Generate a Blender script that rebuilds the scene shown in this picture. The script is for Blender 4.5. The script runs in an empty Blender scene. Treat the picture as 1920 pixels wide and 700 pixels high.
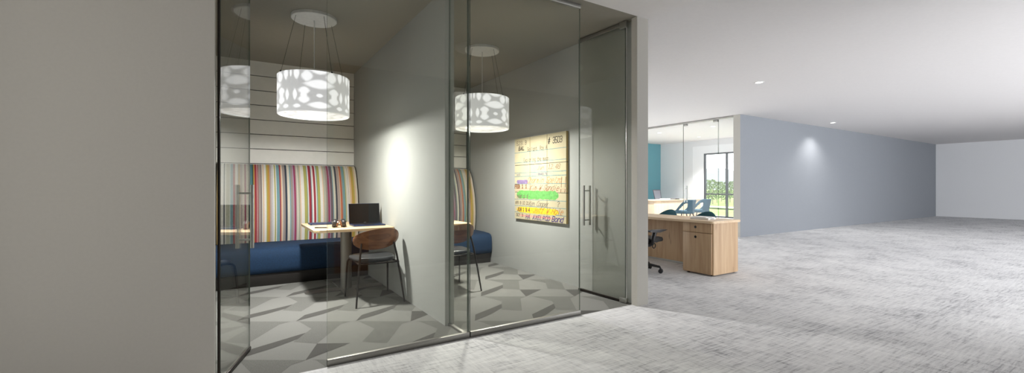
import bpy, bmesh, math, random
from mathutils import Vector, Matrix
random.seed(7)
sc = bpy.context.scene
COL = sc.collection
PI = math.pi
R = math.radians

# ------------------------------------------------------------------ camera, world, light, exposure
H = 2.905                                   # ceiling height
cam_d = bpy.data.cameras.new('camera')
cam_d.sensor_fit = 'HORIZONTAL'; cam_d.sensor_width = 36.0
cam_d.lens = 36.0 * 824.0 / 1920.0
cam_d.clip_start = 0.05; cam_d.clip_end = 2000
cam = bpy.data.objects.new('camera', cam_d); COL.objects.link(cam)
cam.location = (0, 0, 1.2)
cam.rotation_euler = (PI / 2, 0, -R(32.25))
sc.camera = cam

world = bpy.data.worlds.new('world'); sc.world = world
world.use_nodes = True
wn = world.node_tree.nodes['Background']
wn.inputs[0].default_value = (0.95, 0.975, 1.0, 1)
wn.inputs[1].default_value = 4.4

sc.view_settings.view_transform = 'Standard'
sc.view_settings.look = 'None'
sc.view_settings.exposure = 0.0
sc.view_settings.gamma = 1.0
sc.view_settings.use_curve_mapping = False
sc.render.film_transparent = False
sc.cycles.use_denoising = True
sc.cycles.max_bounces = 10
sc.cycles.transparent_max_bounces = 24
sc.cycles.diffuse_bounces = 5
sc.cycles.sample_clamp_indirect = 6.0


def area(name, loc, rot, sx, sy, power, color=(1, 1, 1)):
    d = bpy.data.lights.new(name, 'AREA'); d.shape = 'RECTANGLE'
    d.size = sx; d.size_y = sy; d.energy = power; d.color = color
    o = bpy.data.objects.new(name, d); COL.objects.link(o)
    o.location = loc; o.rotation_euler = rot
    return o


# unseen fill lights added to brighten the room, beside and behind the camera
area('south_fill_light', (11.5, -5.7, 1.45), (R(90), 0, 0), 11.0, 2.5, 980, (0.95, 0.975, 1.0))
area('west_fill_light', (-1.35, 1.45, 1.45), (R(90), 0, R(-90)), 2.4, 2.4, 22, (1.0, 0.97, 0.93))


# ------------------------------------------------------------------ helpers
def s2l(c):
    return tuple(((v / 255) / 12.92 if v / 255 <= 0.04045 else ((v / 255 + 0.055) / 1.055) ** 2.4) for v in c)


def new_mat(name):
    m = bpy.data.materials.new(name); m.use_nodes = True
    nt = m.node_tree
    return m, nt, nt.nodes['Principled BSDF'], nt.nodes['Material Output']


def coords(nt, scale=(1, 1, 1), rot=(0, 0, 0)):
    tc = nt.nodes.new('ShaderNodeTexCoord')
    mp = nt.nodes.new('ShaderNodeMapping')
    mp.inputs['Scale'].default_value = scale
    mp.inputs['Rotation'].default_value = rot
    nt.links.new(tc.outputs['Object'], mp.inputs['Vector'])
    return mp.outputs['Vector']


def noise(nt, vec, scale, detail=3, rough=0.5, dist=0.0):
    n = nt.nodes.new('ShaderNodeTexNoise')
    n.inputs['Scale'].default_value = scale
    n.inputs['Detail'].default_value = detail
    n.inputs['Roughness'].default_value = rough
    n.inputs['Distortion'].default_value = dist
    nt.links.new(vec, n.inputs['Vector'])
    return n.outputs['Fac']


def ramp(nt, fac, stops, interp='LINEAR'):
    r = nt.nodes.new('ShaderNodeValToRGB')
    r.color_ramp.interpolation = interp
    el = r.color_ramp.elements
    while len(el) > 1: el.remove(el[-1])
    el[0].position = stops[0][0]; el[0].color = (*stops[0][1], 1)
    for p, c in stops[1:]:
        e = el.new(p); e.color = (*c, 1)
    nt.links.new(fac, r.inputs['Fac'])
    return r.outputs['Color']


def bump(nt, fac, bsdf, strength, dist=0.002):
    b = nt.nodes.new('ShaderNodeBump')
    b.inputs['Strength'].default_value = strength
    b.inputs['Distance'].default_value = dist
    nt.links.new(fac, b.inputs['Height'])
    nt.links.new(b.outputs['Normal'], bsdf.inputs['Normal'])


def plain(name, rgb, rough=0.6, metal=0.0, var=0.05, scale=30, bmp=0.0, spec=0.5):
    m, nt, b, o = new_mat(name)
    c = s2l(rgb)
    v = coords(nt)
    f = noise(nt, v, scale, 3)
    col = ramp(nt, f, [(0.3, tuple(x * (1 - var) for x in c)), (0.7, tuple(min(1, x * (1 + var)) for x in c))])
    nt.links.new(col, b.inputs['Base Color'])
    b.inputs['Roughness'].default_value = rough
    b.inputs['Metallic'].default_value = metal
    b.inputs['Specular IOR Level'].default_value = spec
    if bmp: bump(nt, f, b, bmp)
    return m


def wood(name, light, dark, axis='Z', rough=0.45, knots=True, scale=1.0):
    m, nt, b, o = new_mat(name)
    st = {'X': (0.35, 6, 6), 'Y': (6, 0.35, 6), 'Z': (6, 6, 0.35)}[axis]
    v = coords(nt, tuple(q * scale for q in st))
    f = noise(nt, v, 2.2, 6, 0.62, 0.9)
    col = ramp(nt, f, [(0.28, s2l(dark)), (0.52, tuple((a * 0.6 + q * 0.4) for a, q in zip(s2l(light), s2l(dark)))), (0.75, s2l(light))])
    if knots:
        v2 = coords(nt, tuple((0.8 if q < 1 else 3.2) * scale for q in st))
        g = noise(nt, v2, 2.6, 2, 0.4)
        mx = nt.nodes.new('ShaderNodeMix'); mx.data_type = 'RGBA'
        k = ramp(nt, g, [(0.0, (0, 0, 0)), (0.71, (0, 0, 0)), (0.76, (0.7, 0.7, 0.7))])
        nt.links.new(k, mx.inputs['Factor'])
        nt.links.new(col, mx.inputs['A']); mx.inputs['B'].default_value = (*s2l(tuple(q * 0.62 for q in dark)), 1)
        col = mx.outputs['Result']
    nt.links.new(col, b.inputs['Base Color'])
    b.inputs['Roughness'].default_value = rough
    bump(nt, f, b, 0.08, 0.001)
    return m


def glass(name, tint, base=0.05, top=0.9, expo=5):
    m, nt, b, o = new_mat(name)
    nt.nodes.remove(b)
    t = nt.nodes.new('ShaderNodeBsdfTransparent'); t.inputs[0].default_value = (*tint, 1)
    g = nt.nodes.new('ShaderNodeBsdfGlossy'); g.inputs['Roughness'].default_value = 0.0
    lw = nt.nodes.new('ShaderNodeLayerWeight'); lw.inputs[0].default_value = 0.5
    p = nt.nodes.new('ShaderNodeMath'); p.operation = 'POWER'; p.inputs[1].default_value = expo
    nt.links.new(lw.outputs['Facing'], p.inputs[0])
    ma = nt.nodes.new('ShaderNodeMath'); ma.operation = 'MULTIPLY_ADD'
    ma.inputs[1].default_value = top; ma.inputs[2].default_value = base
    nt.links.new(p.outputs[0], ma.inputs[0])
    mix = nt.nodes.new('ShaderNodeMixShader')
    nt.links.new(ma.outputs[0], mix.inputs[0])
    nt.links.new(t.outputs[0], mix.inputs[1]); nt.links.new(g.outputs[0], mix.inputs[2])
    nt.links.new(mix.outputs[0], o.inputs[0])
    return m


def emit(name, rgb, strength):
    m, nt, b, o = new_mat(name)
    b.inputs['Base Color'].default_value = (0.8, 0.8, 0.8, 1)
    b.inputs['Emission Color'].default_value = (*s2l(rgb), 1)
    b.inputs['Emission Strength'].default_value = strength
    return m


def link(name, bm, mats, parent=None, smooth=35, loc=None):
    me = bpy.data.meshes.new(name)
    bmesh.ops.recalc_face_normals(bm, faces=bm.faces)
    bm.to_mesh(me); bm.free()
    if not isinstance(mats, (list, tuple)): mats = [mats]
    for m in mats: me.materials.append(m)
    if smooth:
        for p in me.polygons: p.use_smooth = True
        me.set_sharp_from_angle(angle=R(smooth))
    o = bpy.data.objects.new(name, me); COL.objects.link(o)
    if parent: o.parent = parent
    if loc: o.location = loc
    return o


def thing(name, label, cat, loc=(0, 0, 0), rz=0, group=None):
    o = bpy.data.objects.new(name, None); COL.objects.link(o)
    o.empty_display_size = 0.1
    o.location = loc; o.rotation_euler = (0, 0, rz)
    o['label'] = label; o['category'] = cat
    if group: o['group'] = group
    return o


def tag(o, label, cat, group=None):
    o['label'] = label; o['category'] = cat
    if group: o['group'] = group
    return o


def struct(o, label=None, cat=None):
    o['kind'] = 'structure'
    if label: o['label'] = label
    if cat: o['category'] = cat
    return o


def dup(src, loc, rz=None, label=None):
    def cp(o, par):
        c = o.copy(); COL.objects.link(c)
        if par: c.parent = par
        for ch in list(o.children): cp(ch, c)
        return c
    r = cp(src, None)
    r.location = loc
    if rz is not None: r.rotation_euler = (0, 0, rz)
    if label: r['label'] = label
    return r


def add_box(bm, x0, x1, y0, y1, z0, z1, bev=0.0, seg=2, mi=0, M=None):
    r = bmesh.ops.create_cube(bm, size=1)
    vs = r['verts']
    for v in vs:
        v.co = Vector(((x0 + x1) / 2 + v.co.x * (x1 - x0), (y0 + y1) / 2 + v.co.y * (y1 - y0), (z0 + z1) / 2 + v.co.z * (z1 - z0)))
    fs = list({f for v in vs for f in v.link_faces})
    if bev:
        es = list({e for v in vs for e in v.link_edges})
        rb = bmesh.ops.bevel(bm, geom=es, offset=bev, segments=seg, affect='EDGES', profile=0.5)
        fs = rb['faces'] + [f for f in fs if f.is_valid]
    fs = list({f for f in fs if f.is_valid})
    for f in fs: f.material_index = mi
    if M:
        for v in {v for f in fs for v in f.verts}: v.co = M @ v.co
    return fs


def box(name, x0, x1, y0, y1, z0, z1, mat, parent=None, bev=0.0, seg=2):
    bm = bmesh.new(); add_box(bm, x0, x1, y0, y1, z0, z1, bev, seg)
    return link(name, bm, mat, parent)


def add_tube(bm, pts, rad, n=10, cap=True, mi=0):
    pts = [Vector(p) for p in pts]
    rads = rad if isinstance(rad, (list, tuple)) else [rad] * len(pts)
    rings = []
    up = None
    for i, p in enumerate(pts):
        a = pts[max(i - 1, 0)]; b = pts[min(i + 1, len(pts) - 1)]
        t = (b - a).normalized()
        if up is None:
            up = Vector((0, 0, 1)) if abs(t.z) < 0.9 else Vector((1, 0, 0))
        s = t.cross(up).normalized(); up = s.cross(t).normalized()
        rings.append([bm.verts.new(p + (s * math.cos(2 * PI * k / n) + up * math.sin(2 * PI * k / n)) * rads[i]) for k in range(n)])
    for a, b in zip(rings, rings[1:]):
        for k in range(n):
            f = bm.faces.new((a[k], a[(k + 1) % n], b[(k + 1) % n], b[k])); f.material_index = mi
    if cap:
        for rg in (rings[0], rings[-1]):
            f = bm.faces.new(rg); f.material_index = mi


def tube(name, pts, rad, mat, parent=None, n=10):
    bm = bmesh.new(); add_tube(bm, pts, rad, n)
    return link(name, bm, mat, parent, 50)


def add_lathe(bm, prof, n=32, cx=0, cy=0, mi=0, closed=False):
    rings = []
    for r, z in prof:
        if r < 1e-6: rings.append([bm.verts.new((cx, cy, z))])
        else: rings.append([bm.verts.new((cx + r * math.cos(2 * PI * k / n), cy + r * math.sin(2 * PI * k / n), z)) for k in range(n)])
    pairs = list(zip(rings, rings[1:]))
    if closed: pairs.append((rings[-1], rings[0]))
    for a, b in pairs:
        for k in range(n):
            k2 = (k + 1) % n
            vs = [a[k % len(a)], a[k2 % len(a)], b[k2 % len(b)], b[k % len(b)]]
            vs = list(dict.fromkeys(vs))
            if len(vs) > 2:
                f = bm.faces.new(vs); f.material_index = mi


def lathe(name, prof, mat, parent=None, n=32, cx=0, cy=0, closed=False, smooth=35):
    bm = bmesh.new(); add_lathe(bm, prof, n, cx, cy, 0, closed)
    return link(name, bm, mat, parent, smooth)


def add_prism(bm, prof, axis, a0, a1, mi=0):
    """closed 2-D profile swept along X ('X': prof=(y,z)), Y ('Y': (x,z)) or Z ('Z': (x,y))"""
    def P(p, a):
        return {'X': (a, p[0], p[1]), 'Y': (p[0], a, p[1]), 'Z': (p[0], p[1], a)}[axis]
    A = [bm.verts.new(P(p, a0)) for p in prof]; B = [bm.verts.new(P(p, a1)) for p in prof]
    n = len(prof)
    fs = [bm.faces.new((A[i], A[(i + 1) % n], B[(i + 1) % n], B[i])) for i in range(n)]
    fs += [bm.faces.new(A), bm.faces.new(B)]
    for f in fs: f.material_index = mi
    return fs


def rrect(x0, x1, y0, y1, r, n=6):
    pts = []
    for cx, cy, a0 in ((x1 - r, y1 - r, 0), (x0 + r, y1 - r, 90), (x0 + r, y0 + r, 180), (x1 - r, y0 + r, 270)):
        for k in range(n + 1):
            a = R(a0 + 90 * k / n); pts.append((cx + r * math.cos(a), cy + r * math.sin(a)))
    return pts


# ------------------------------------------------------------------ materials
M_paint = plain('grey_wall_paint', (166, 168, 165), 0.85, var=0.015, scale=60)
M_pier = plain('taupe_wall_paint', (186, 183, 175), 0.8, var=0.015, scale=60)
M_bluegrey = plain('blue_grey_wall_paint', (137, 141, 147), 0.85, var=0.015, scale=40)
M_white = plain('white_wall_paint', (225, 226, 228), 0.85, var=0.01, scale=40)
M_teal_wall = plain('teal_wall_paint', (104, 172, 188), 0.85, var=0.02, scale=40)
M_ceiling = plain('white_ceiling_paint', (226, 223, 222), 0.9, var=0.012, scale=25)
M_booth_ceiling = plain('shade_tinted_booth_ceiling', (142, 138, 128), 0.9, var=0.02, scale=25)  # ceiling colour darkened to carry the booths' lack of direct light
M_ship = plain('off_white_shiplap_paint', (224, 223, 217), 0.6, var=0.02, scale=12)
M_groove = plain('dark_groove', (70, 66, 60), 0.8)
M_oak = wood('pale_oak', (200, 171, 136), (167, 134, 99), 'Z', 0.5)
M_oak_pale = wood('bleached_oak', (216, 194, 168), (196, 172, 144), 'Z', 0.5, False)
M_oakx = wood('pale_oak_top', (226, 202, 170), (200, 170, 132), 'Y', 0.45, False)
M_oakt = wood('pale_oak_tabletop', (222, 200, 166), (198, 168, 128), 'X', 0.4, False)
M_walnut = wood('walnut', (150, 98, 62), (84, 50, 30), 'X', 0.25, False, 1.4)
M_wall_oak = wood('oak_door', (170, 116, 74), (132, 84, 50), 'Z', 0.5, False)
M_steel = plain('brushed_steel', (190, 190, 186), 0.28, 1.0, 0.04, 80)
M_alum = plain('satin_aluminium', (150, 148, 143), 0.45, 0.9, 0.03, 80)
M_dark = plain('dark_bronze_metal', (48, 42, 38), 0.35, 0.6, 0.05, 60)
M_black = plain('black_plastic', (26, 26, 28), 0.45, 0, 0.1, 60)
M_leather = plain('black_leather', (52, 54, 56), 0.32, 0, 0.08, 120, 0.1)
M_blue = plain('navy_upholstery', (14, 46, 76), 0.85, 0, 0.22, 90, 0.25)
M_base = plain('black_plinth_laminate', (34, 31, 29), 0.4, 0, 0.1, 40)
M_teal = plain('teal_upholstery', (30, 66, 82), 0.85, 0, 0.12, 120, 0.15)
M_teal_dark = plain('dark_teal_upholstery', (26, 70, 80), 0.85, 0, 0.12, 120, 0.15)
M_paper = plain('white_paper', (235, 234, 232), 0.8, 0, 0.02, 40)
M_print = plain('grey_print', (90, 88, 90), 0.8)
M_navy = plain('navy_aluminium', (44, 60, 98), 0.35, 0.5, 0.05, 80)
M_screen = plain('dark_laptop_lid', (12, 11, 10), 0.12, 0, 0.05, 20, 0, 0.2)
M_glass = glass('clear_glass', (0.945, 0.95, 0.925), 0.045)
M_glass_door = glass('toughened_door_glass', (0.945, 0.95, 0.925), 0.045, 0.9, 3.2)
M_glass2 = glass('clear_office_glass', (0.975, 0.98, 0.98), 0.02)
M_edge = plain('glass_edge', (110, 122, 112), 0.12, 0.3, 0.2, 5)
M_cream_light = plain('white_enamel', (226, 225, 222), 0.5)
M_canopy_side = plain('grey_enamel', (120, 117, 110), 0.5)
M_cable = plain('steel_cable', (70, 68, 64), 0.5, 0.4)
M_frame = plain('black_window_frame', (38, 42, 46), 0.5)


def carpet_streak():
    m, nt, b, o = new_mat('streaked_light_grey_carpet')
    va = coords(nt, (2.6, 30, 1), (0, 0, R(-6)))
    vb = coords(nt, (26, 2.8, 1), (0, 0, R(5)))
    fa = noise(nt, va, 1.7, 6, 0.72, 0.5); fb = noise(nt, vb, 1.7, 6, 0.72, 0.5)
    fl = noise(nt, coords(nt, (1, 1, 1)), 1.8, 3, 0.6)
    def mth(op, a, c):
        n = nt.nodes.new('ShaderNodeMath'); n.operation = op
        for i, q in enumerate((a, c)):
            if isinstance(q, (int, float)): n.inputs[i].default_value = q
            else: nt.links.new(q, n.inputs[i])
        return n.outputs[0]
    s = mth('ADD', mth('MULTIPLY', fa, 0.5), mth('MULTIPLY', fb, 0.34))
    s = mth('ADD', s, mth('MULTIPLY', fl, 0.26))
    fine = noise(nt, coords(nt), 320, 2, 0.6)
    s = mth('ADD', s, mth('MULTIPLY', mth('SUBTRACT', fine, 0.5), 0.16))
    col = ramp(nt, s, [(0.38, s2l((112, 112, 116))), (0.46, s2l((170, 170, 173))), (0.53, s2l((208, 208, 209))), (0.66, s2l((230, 230, 230)))])
    nt.links.new(col, b.inputs['Base Color']); b.inputs['Roughness'].default_value = 0.95
    b.inputs['Specular IOR Level'].default_value = 0.1
    bump(nt, fine, b, 0.3, 0.003)
    return m


def carpet_plain(name, rgb, var):
    m, nt, b, o = new_mat(name)
    c = s2l(rgb)
    f = noise(nt, coords(nt), 190, 2, 0.7)
    col = ramp(nt, f, [(0.3, tuple(q * (1 - var) for q in c)), (0.7, tuple(q * (1 + var) for q in c))])
    nt.links.new(col, b.inputs['Base Color']); b.inputs['Roughness'].default_value = 0.95
    b.inputs['Specular IOR Level'].default_value = 0.1
    bump(nt, f, b, 0.3, 0.002)
    return m


M_carpet = carpet_streak()
M_cl = carpet_plain('light_grey_carpet', (128, 128, 124), 0.12)
M_cm = carpet_plain('mid_grey_carpet', (110, 110, 106), 0.26)
M_cd = carpet_plain('dark_grey_carpet', (86, 85, 82), 0.12)

# ------------------------------------------------------------------ setting
YG = 3.14                                   # glass line
XW = 3.46                                   # inner face of the right booth wall
f1 = bmesh.new(); add_box(f1, -1.6, 24, -6.2, YG - 0.02, -0.1, 0); add_box(f1, 3.565, 14.75, YG - 0.02, 12.0, -0.1, 0)
add_box(f1, 14.75, 24, YG - 0.02, 6.06, -0.1, 0)
struct(link('floor', f1, M_carpet, None, 0))

# booth carpet: light field with the darker geometric shapes laid into it
e1 = Vector((.85, -.527)); e2 = Vector((.527, .85)); org = Vector((2.8, 4.27))
CELL = (0.53, 0.87)
TRI = [(0, 0), (.25, .01), (.06, -.32)]
BLADE = [(.09, -.12), (.33, .25), (.335, .10), (.24, -.10), (.10, -.31)]
MIDS = [[(-.2, .37), (0, .48), (0, 0), (-.2, .04)], [(-.43, -.31), (.06, -.32), (-.09, -.53), (-.17, -.55), (-.39, -.33)]]
FIXED = {(0, 0): 0, (0, 1): 0, (1, 0): 0, (0, -1): 1}


def clip(poly, x0, x1, y0, y1):
    for ax, lim, sg in ((0, x0, 1), (0, x1, -1), (1, y0, 1), (1, y1, -1)):
        out = []
        for i, p in enumerate(poly):
            q = poly[(i + 1) % len(poly)]
            ip = (p[ax] - lim) * sg >= 0; iq = (q[ax] - lim) * sg >= 0
            if ip: out.append(p)
            if ip != iq:
                t = (lim - p[ax]) / (q[ax] - p[ax]); out.append(tuple(p[k] + t * (q[k] - p[k]) for k in (0, 1)))
        poly = out
        if len(poly) < 3: return []
    return poly


bm = bmesh.new(); add_box(bm, -0.45, 3.565, YG - 0.02, 7.0, -0.1, 0)
cr = random.Random(11); zc = 0
for i in range(-12, 13):
    for j in range(-8, 9):
        k_ = FIXED.get((i, j), 1 if i == -1 else int(cr.random() < 0.62))
        for mi, pl in [(1, m_) for m_ in MIDS] + [(2, BLADE if k_ else TRI)]:
            zc += 1
            w = [tuple(org + e1 * (p + i * CELL[0]) + e2 * (q + j * CELL[1])) for p, q in pl]
            w = clip(w, -0.4, 3.45, YG - 0.01, 6.9)
            if len(w) > 2:
                z = 0.0004 * mi + 0.0000007 * zc
                try:
                    f = bm.faces.new([bm.verts.new((p[0], p[1], z)) for p in w]); f.material_index = mi
                except ValueError: pass
for f in bm.faces:
    f.normal_update()
    if f.normal.z < 0 and f.calc_center_median().z > -0.01: f.normal_flip()
me = bpy.data.meshes.new('floor'); bm.to_mesh(me); bm.free()
for m in (M_cl, M_cm, M_cd): me.materials.append(m)
fo = bpy.data.objects.new('floor.001', me); COL.objects.link(fo); struct(fo)

c1 = bmesh.new(); add_box(c1, -1.6, 24, -6.2, 3.05, H, H + 0.2); add_box(c1, 3.565, 14.75, 3.05, 12.0, H, H + 0.2)
add_box(c1, 14.75, 24, 3.05, 6.06, H, H + 0.2)
struct(link('ceiling', c1, M_ceiling, None, 0))
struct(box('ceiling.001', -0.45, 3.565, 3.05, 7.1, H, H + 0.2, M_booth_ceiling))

# walls
struct(box('wall_left', -1.6, -0.098, 3.05, 3.24, 0, H, M_pier))
bm = bmesh.new(); add_box(bm, 3.405, 3.565, 3.05, 3.125, 0, H); add_box(bm, XW, 3.565, 3.125, 7.0, 0, H)
wr = struct(link('wall_right', bm, [M_paint, M_pier], None, 0))
for p in wr.data.polygons:
    if p.center.y < 3.126 or p.center.x > 3.55: p.material_index = 1
struct(box('wall_partition', 1.53, 1.615, 3.505, 6.93, 0, H, M_paint))
struct(box('wall_booth_left', -0.32, -0.205, 3.24, 6.93, 0, H, M_paint))
# shiplap back wall: boards with dark grooves between
bm = bmesh.new()
add_box(bm, -0.32, XW, 6.925, 7.05, 0, H, mi=1)
z = H; zt = [2.707 - 0.199 * k for k in range(14)]
edges = [H] + [q for q in zt if q > 0.05] + [0.0]
for a, b in zip(edges, edges[1:]):
    for xa, xb in ((-0.205, 1.525), (1.62, XW - 0.05)):
        add_box(bm, xa, xb, 6.90, 6.93, b + 0.005, a - (0 if a == H else 0.005), 0.0)
struct(link('wall_back', bm, [M_ship, M_groove], None, 0))

struct(box('wall_corridor', 10.08, 24, 5.89, 6.06, 0, H, M_bluegrey))
# end cap of that wall carries the taupe paint
wc = bpy.data.objects['wall_corridor']; wc.data.materials.append(M_pier)
for p in wc.data.polygons:
    if p.normal.x < -0.9: p.material_index = 1
bm = bmesh.new(); add_box(bm, 10.1, 14.75, 11.85, 12.0, 0, H)
struct(link('wall_teal', bm, M_teal_wall, None, 0))
struct(box('wall_far', 3.565, 10.1, 11.85, 12.0, 0, H, M_white))
WY0, WY1, WZ0, WZ1 = 7.3, 9.92, 0.09, 2.41
bm = bmesh.new()
add_box(bm, 14.6, 14.75, 6.06, WY0, 0, H); add_box(bm, 14.6, 14.75, WY1, 11.85, 0, H)
add_box(bm, 14.6, 14.75, WY0, WY1, 0, WZ0); add_box(bm, 14.6, 14.75, WY0, WY1, WZ1, H)
struct(link('wall_office', bm, M_white, None, 0))
struct(box('wall_end', 24, 24.15, -6.2, 6.06, 0, H, M_white))
struct(box('wall_opposite', -1.6, 5.6, -0.3, -0.15, 0, H, M_bluegrey))
struct(box('wall_south', 5.6, 24, -6.2, -6.05, 0, H, M_white))
struct(box('wall_west', -1.6, -1.45, -0.15, 3.05, 0, H, M_white))
struct(box('wall_south_return', 5.45, 5.6, -6.05, -0.3, 0, H, M_white))
dr = struct(box('door_4', 1.16, 1.62, -0.15, -0.125, 0, H - 0.0, M_wall_oak))

# ------------------------------------------------------------------ glass front of the booths


def glass_slab(name, x0, x1, y0, y1, z0, z1, parent, gm=None, thin='Y'):
    bm = bmesh.new()
    add_box(bm, x0, x1, y0, y1, z0, z1)
    bm.normal_update()
    for f in bm.faces:
        n = f.normal
        a = abs(n.y) if thin == 'Y' else abs(n.x)
        f.material_index = 0 if a > 0.9 else 1
    return link(name, bm, [gm or M_glass, M_edge], parent, 0)


for k, (xa, xb) in enumerate(((0.522, 1.578), (1.588, 2.735))):
    w = bpy.data.objects.new('window_%d' % (k + 1), None); COL.objects.link(w); struct(w)
    w.location = ((xa + xb) / 2, YG + 0.006, 0)
    L = (xb - xa) / 2
    glass_slab('glass_pane', -L, L, -0.006, 0.006, 0.012, H - 0.012, w)
    box('floor_channel', -L, L, -0.016, 0.016, 0, 0.042, M_alum, w, 0.002)
    box('head_channel', -L, L, -0.016, 0.016, H - 0.04, H, M_alum, w, 0.002)
w = bpy.data.objects.new('window_3', None); COL.objects.link(w); struct(w); w.location = (1.572, 3.33, 0)
glass_slab('glass_pane', -0.006, 0.006, -0.175, 0.172, 0.012, H - 0.012, w, None, 'X')
box('floor_channel', -0.014, 0.014, -0.17, 0.172, 0, 0.02, M_alum, w, 0.002)
box('head_channel', -0.014, 0.014, -0.17, 0.172, H - 0.03, H, M_alum, w, 0.002)
tube('corner_seal', [(0.01, -0.176, 0.03), (0.01, -0.176, H - 0.04)], 0.0035, M_steel, w, 8)


def pull_handle(par, x, z0, z1):
    h = bpy.data.objects.new('door_handle', None); COL.objects.link(h); h.parent = par; h.location = (x, 0, 0)
    for s in (-1, 1):
        tube('grip_bar', [(0, s * 0.047, z0), (0, s * 0.047, z1)], 0.0125, M_steel, h, 14)
    for zz in (z0 + 0.06, z1 - 0.06):
        tube('standoff', [(0, -0.047, zz), (0, 0.047, zz)], 0.007, M_steel, h, 10)
    return h


def glass_door(name, hinge, ang, length, handle_s, flip):
    d = bpy.data.objects.new(name, None); COL.objects.link(d); struct(d)
    d.location = (hinge[0], hinge[1], 0); d.rotation_euler = (0, 0, ang)
    bm = bmesh.new(); add_box(bm, 0.055, length, -0.005, 0.005, 0.012, H - 0.03)
    bm.normal_update()
    for f in bm.faces: f.material_index = 0 if abs(f.normal.y) > 0.9 else 1
    link('glass_pane', bm, [M_glass_door, M_edge], d, 0)
    br = box('bottom_rail', 0.055, length, -0.013, 0.013, 0.008, 0.030, M_dark, d, 0.003)
    box('rail_seal', 0.055, length, -0.006, 0.006, 0.030, 0.0335, M_steel, br)
    box('top_rail', 0.055, length, -0.013, 0.013, H - 0.05, H - 0.012, M_alum, d, 0.003)
    box('pivot_patch', 0.03, 0.12, -0.019, 0.019, 0.006, 0.055, M_steel, d, 0.003)
    box('pivot_patch', 0.03, 0.12, -0.019, 0.019, H - 0.075, H - 0.008, M_steel, d, 0.003)
    tube('hinge_stile', [(0.04, 0, 0.05), (0.04, 0, H - 0.06)], 0.007, M_steel if flip < 0 else M_dark, d, 12)
    pull_handle(d, handle_s, 0.762, 1.212)
    return d


glass_door('door_1', (-0.093, YG), math.atan2(0.957, 0.29), 0.632, 0.53, 1)
glass_door('door_2', (3.395, YG), math.atan2(0.72, -0.034), 0.735, 0.61, -1)

# ------------------------------------------------------------------ office glazing and window
w = bpy.data.objects.new('window_4', None); COL.objects.link(w); struct(w); w.location = (10.12, 6.06, 0)
for ya, yb in ((0.0, 0.405), (1.415, 5.79)):
    glass_slab('glass_pane', -0.005, 0.005, ya + 0.004, yb - 0.004, 0.012, H - 0.02, w, M_glass2, 'X')
box('head_channel', -0.03, 0.03, 0, 5.79, H - 0.045, H, M_alum, w, 0.003)
box('floor_channel', -0.02, 0.02, 0, 0.405, 0, 0.03, M_alum, w, 0.003)
box('floor_channel', -0.02, 0.02, 1.415, 5.79, 0, 0.03, M_alum, w, 0.003)
d = bpy.data.objects.new('door_3', None); COL.objects.link(d); struct(d); d.location = (10.12, 6.47, 0)
glass_slab('glass_pane', -0.005, 0.005, 0.005, 1.0, 0.012, H - 0.06, d, M_glass2, 'X')
for ya in (0.01, 0.88):
    box('pivot_patch', -0.02, 0.02, ya, ya + 0.12, H - 0.1, H - 0.047, M_alum, d, 0.003)
hh = bpy.data.objects.new('door_handle', None); COL.objects.link(hh); hh.parent = d; hh.location = (0, 0.93, 0)
for s in (-1, 1): tube('grip_bar', [(s * 0.05, 0, 0.78), (s * 0.05, 0, 1.22)], 0.014, M_steel, hh, 12)
for zz in (0.86, 1.14): tube('standoff', [(-0.05, 0, zz), (0.05, 0, zz)], 0.007, M_steel, hh, 8)

w = bpy.data.objects.new('window_5', None); COL.objects.link(w); struct(w); w.location = (14.66, WY0, 0)
WL = WY1 - WY0
bm = bmesh.new()
for ya in (0, WL - 0.05, WL - 0.895, WL - 1.77): add_box(bm, -0.05, 0.05, ya, ya + 0.05, WZ0, WZ1, 0.004)
for za in (WZ0, 0.9, WZ1 - 0.05): add_box(bm, -0.045, 0.045, 0, WL, za, za + 0.05, 0.004)
link('window_frame', bm, M_frame, w)
glass_slab('glass_pane', -0.004, 0.004, 0.02, WL - 0.02, WZ0 + 0.02, WZ1 - 0.02, w, M_glass2, 'X')

# ------------------------------------------------------------------ pendant lamps


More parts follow.
